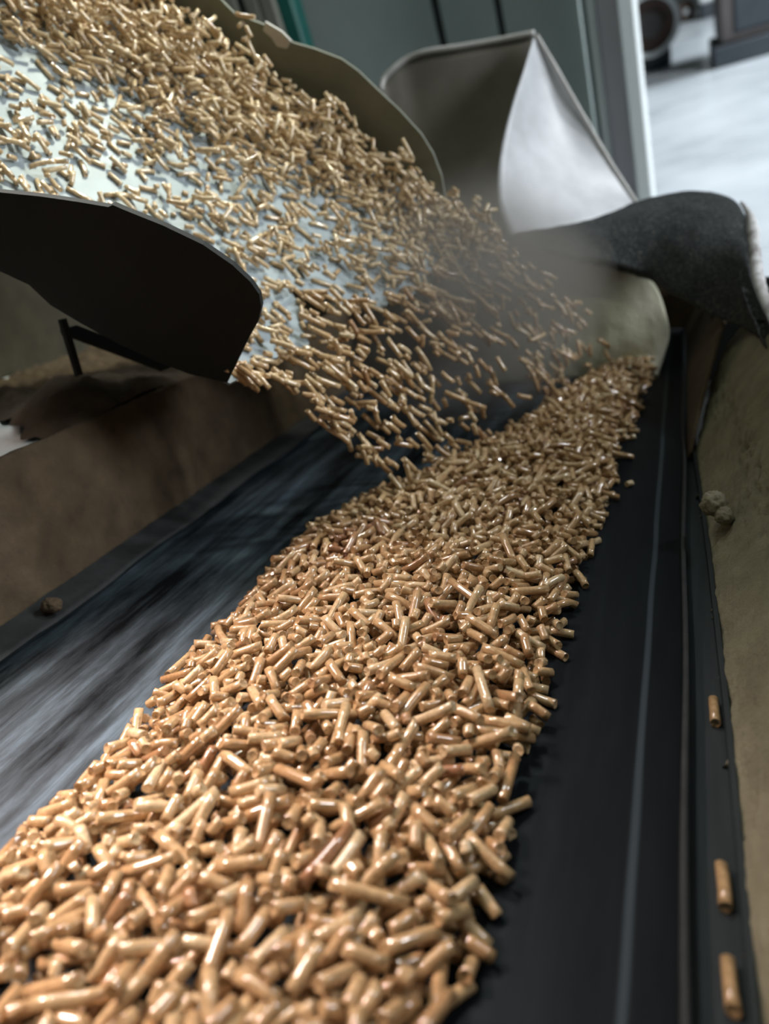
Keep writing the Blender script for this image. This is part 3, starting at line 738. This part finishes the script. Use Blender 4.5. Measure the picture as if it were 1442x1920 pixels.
for i in top300:
    p = bed[i]; edge = min(p.c[0] - np.interp(p.c[1], gy, left), np.interp(p.c[1], gy, right) - p.c[0])
    le_ = 'long' if p.L > .0165 else 'short' if p.L < .0085 else 'medium'
    cl = 'reddish-brown' if p.tint < .30 else 'dark tan' if p.tint < .46 else 'pale straw' if p.tint > .68 else 'tan'
    if edge < .014:
        side = 'worn grey' if p.c[0] < -.16 else 'clean black'
        lb = f'{le_} {cl} wood pellet at the heap edge beside the {side} belt'; gp = f'{le_} {cl} pellets by the {side} belt'
    else:
        st_ = 'tilted' if abs(p.R[2, 0]) > .26 else 'flat'
        lb = f'{le_} {cl} wood pellet lying {st_} on top of the belt heap'; gp = f'{le_} {cl} {st_} pellets on the heap'
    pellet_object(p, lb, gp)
rest = [p for i, p in enumerate(bed) if i not in top300 and (p.vis > 0 or p.c[2] > .006)]
print('bed', len(bed), 'rest', len(rest), 'slide', len(slide), 'falling', len(falling))
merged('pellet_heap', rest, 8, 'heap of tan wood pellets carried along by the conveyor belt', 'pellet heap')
merged('sliding_pellets', slide, 8, 'pale wood pellets sliding down the steel tray', 'sliding pellets')
merged('falling_pellets', falling, 8, 'wood pellets falling through dust from the tray lip onto the belt', 'falling pellets')

# loose pellets in the channel beside the dust wall and crumbs on the bare belt
def on_z(px, py, z): return PL(px, py, (0, 0, z), np.array((0, 0, 1.)))
for (a, b2, lb) in (((1337, 1300), (1343, 1364), 'tan wood pellet in the side channel, closest to the dust clod on the side wall'),
                    ((1352, 1616), (1364, 1706), 'tan wood pellet in the side channel, second along from the dust clod'),
                    ((1364, 1796), (1376, 1896), 'tan wood pellet in the side channel, farthest from the dust clod')):
    q0, q1 = on_z(*a, -.0032), on_z(*b2, -.0032); mid_ = (q0 + q1) / 2; mid_[0] = np.clip(mid_[0], .0072, .0162); mid_[2] = -.0062 + RP
    ax = q1 - q0; L = np.clip(np.linalg.norm(ax), .009, .018); ax = np.array((np.clip(ax[0], -.0008, .0008), ax[1], 0))
    pellet_object(Pellet(mid_, frame_of(ax, 1.0), L, .55), lb, None)
for (px, py, L, lb) in ((1180, 908, .0055, 'small pale pellet crumb lying alone on the bare dark belt'), (1187, 820, .0042, 'tiniest pale crumb on the bare dark belt, nearest the back panel')):
    q = on_z(px, py, RP * .8); q[2] = RP
    o = pellet_object(Pellet(q, frame_of((.6, .5, .0), 0), L, .95), lb, None, 10); o.name = 'pellet_crumb'; o['category'] = 'crumb'

# dust clod stuck on the side wall
import bmesh
def clod(name, c, r, seed, mat_, label):
    bm = bmesh.new(); bmesh.ops.create_icosphere(bm, subdivisions=4, radius=1)
    for v in bm.verts:
        p = v.co.copy(); k = 1 + .17 * mnoise.fractal(p * 1.3 + Vector((seed, 0, 0)), 1, 2, 4) + .12 * mnoise.fractal(p * 5 + Vector((0, seed, 0)), 1, 2, 3)
        v.co = p * k
    vs = np.array([tuple(v.co) for v in bm.verts]) * np.asarray(r) + c; fs = [[v.index for v in f.verts] for f in bm.faces]; bm.free()
    o = belt_axes_obj(name, vs, fs, mat_, None, True); return tag(o, label, 'dust clod')
clod('dust_clod', U(1338, 944, .478), (.0080, .0095, .0075), 5.3, M['right_dust'], 'crumbly beige dust clod hanging over the channel edge of the side wall')
clod('dust_clod', U(1356, 966, .470), (.0055, .0080, .005), 7.7, M['right_dust'], 'smaller beige dust clod tucked against the side wall below the hanging clod')
clod('dust_lump', on_z(96, 1135, .0155), (.008, .006, .005), 1.4, M['left_dust'], 'small brown dust lump on the black seal strip')

# airborne dust where the stream breaks up
hz, nt, b = mat('airborne_dust'); nt.nodes.remove(b)
vol = N(nt, 'ShaderNodeVolumePrincipled'); vol.inputs['Color'].default_value = (.88, .82, .74, 1); vol.inputs['Anisotropy'].default_value = .3
tc = N(nt, 'ShaderNodeTexCoord'); gr = N(nt, 'ShaderNodeTexGradient', gradient_type='SPHERICAL')
nt.links.new(tc.outputs['Object'], gr.inputs[0])
nn_ = noise_tex(nt, tc.outputs['Object'], 1.6, 4)
mr = N(nt, 'ShaderNodeMapRange'); mr.inputs['From Min'].default_value = .32; mr.inputs['From Max'].default_value = .7; nt.links.new(nn_, mr.inputs[0])
m1 = N(nt, 'ShaderNodeMath', operation='MULTIPLY'); nt.links.new(gr.outputs['Fac'], m1.inputs[0]); nt.links.new(mr.outputs[0], m1.inputs[1])
m2 = N(nt, 'ShaderNodeMath', operation='MULTIPLY'); m2.inputs[1].default_value = 32.0; nt.links.new(m1.outputs[0], m2.inputs[0])
nt.links.new(m2.outputs[0], vol.inputs['Density']); nt.links.new(vol.outputs[0], nt.nodes['Material Output'].inputs['Volume'])
bm = bmesh.new(); bmesh.ops.create_icosphere(bm, subdivisions=3, radius=1)
vs = [tuple(v.co) for v in bm.verts]; fs = [[v.index for v in f.verts] for f in bm.faces]; bm.free()
me = bpy.data.meshes.new('dust_haze'); me.from_pydata(vs, [], fs); me.materials.append(hz); me.update()
o = bpy.data.objects.new('dust_haze', me); COL.objects.link(o)
o.matrix_world = Matrix.Translation(Vector(W(U(880, 560, .77)))) @ RG4.to_3x3().to_4x4() @ Matrix.Diagonal((.15, .20, .135, 1))
tag(o, 'grey dust haze hanging around the falling pellets', 'dust', kind='stuff')
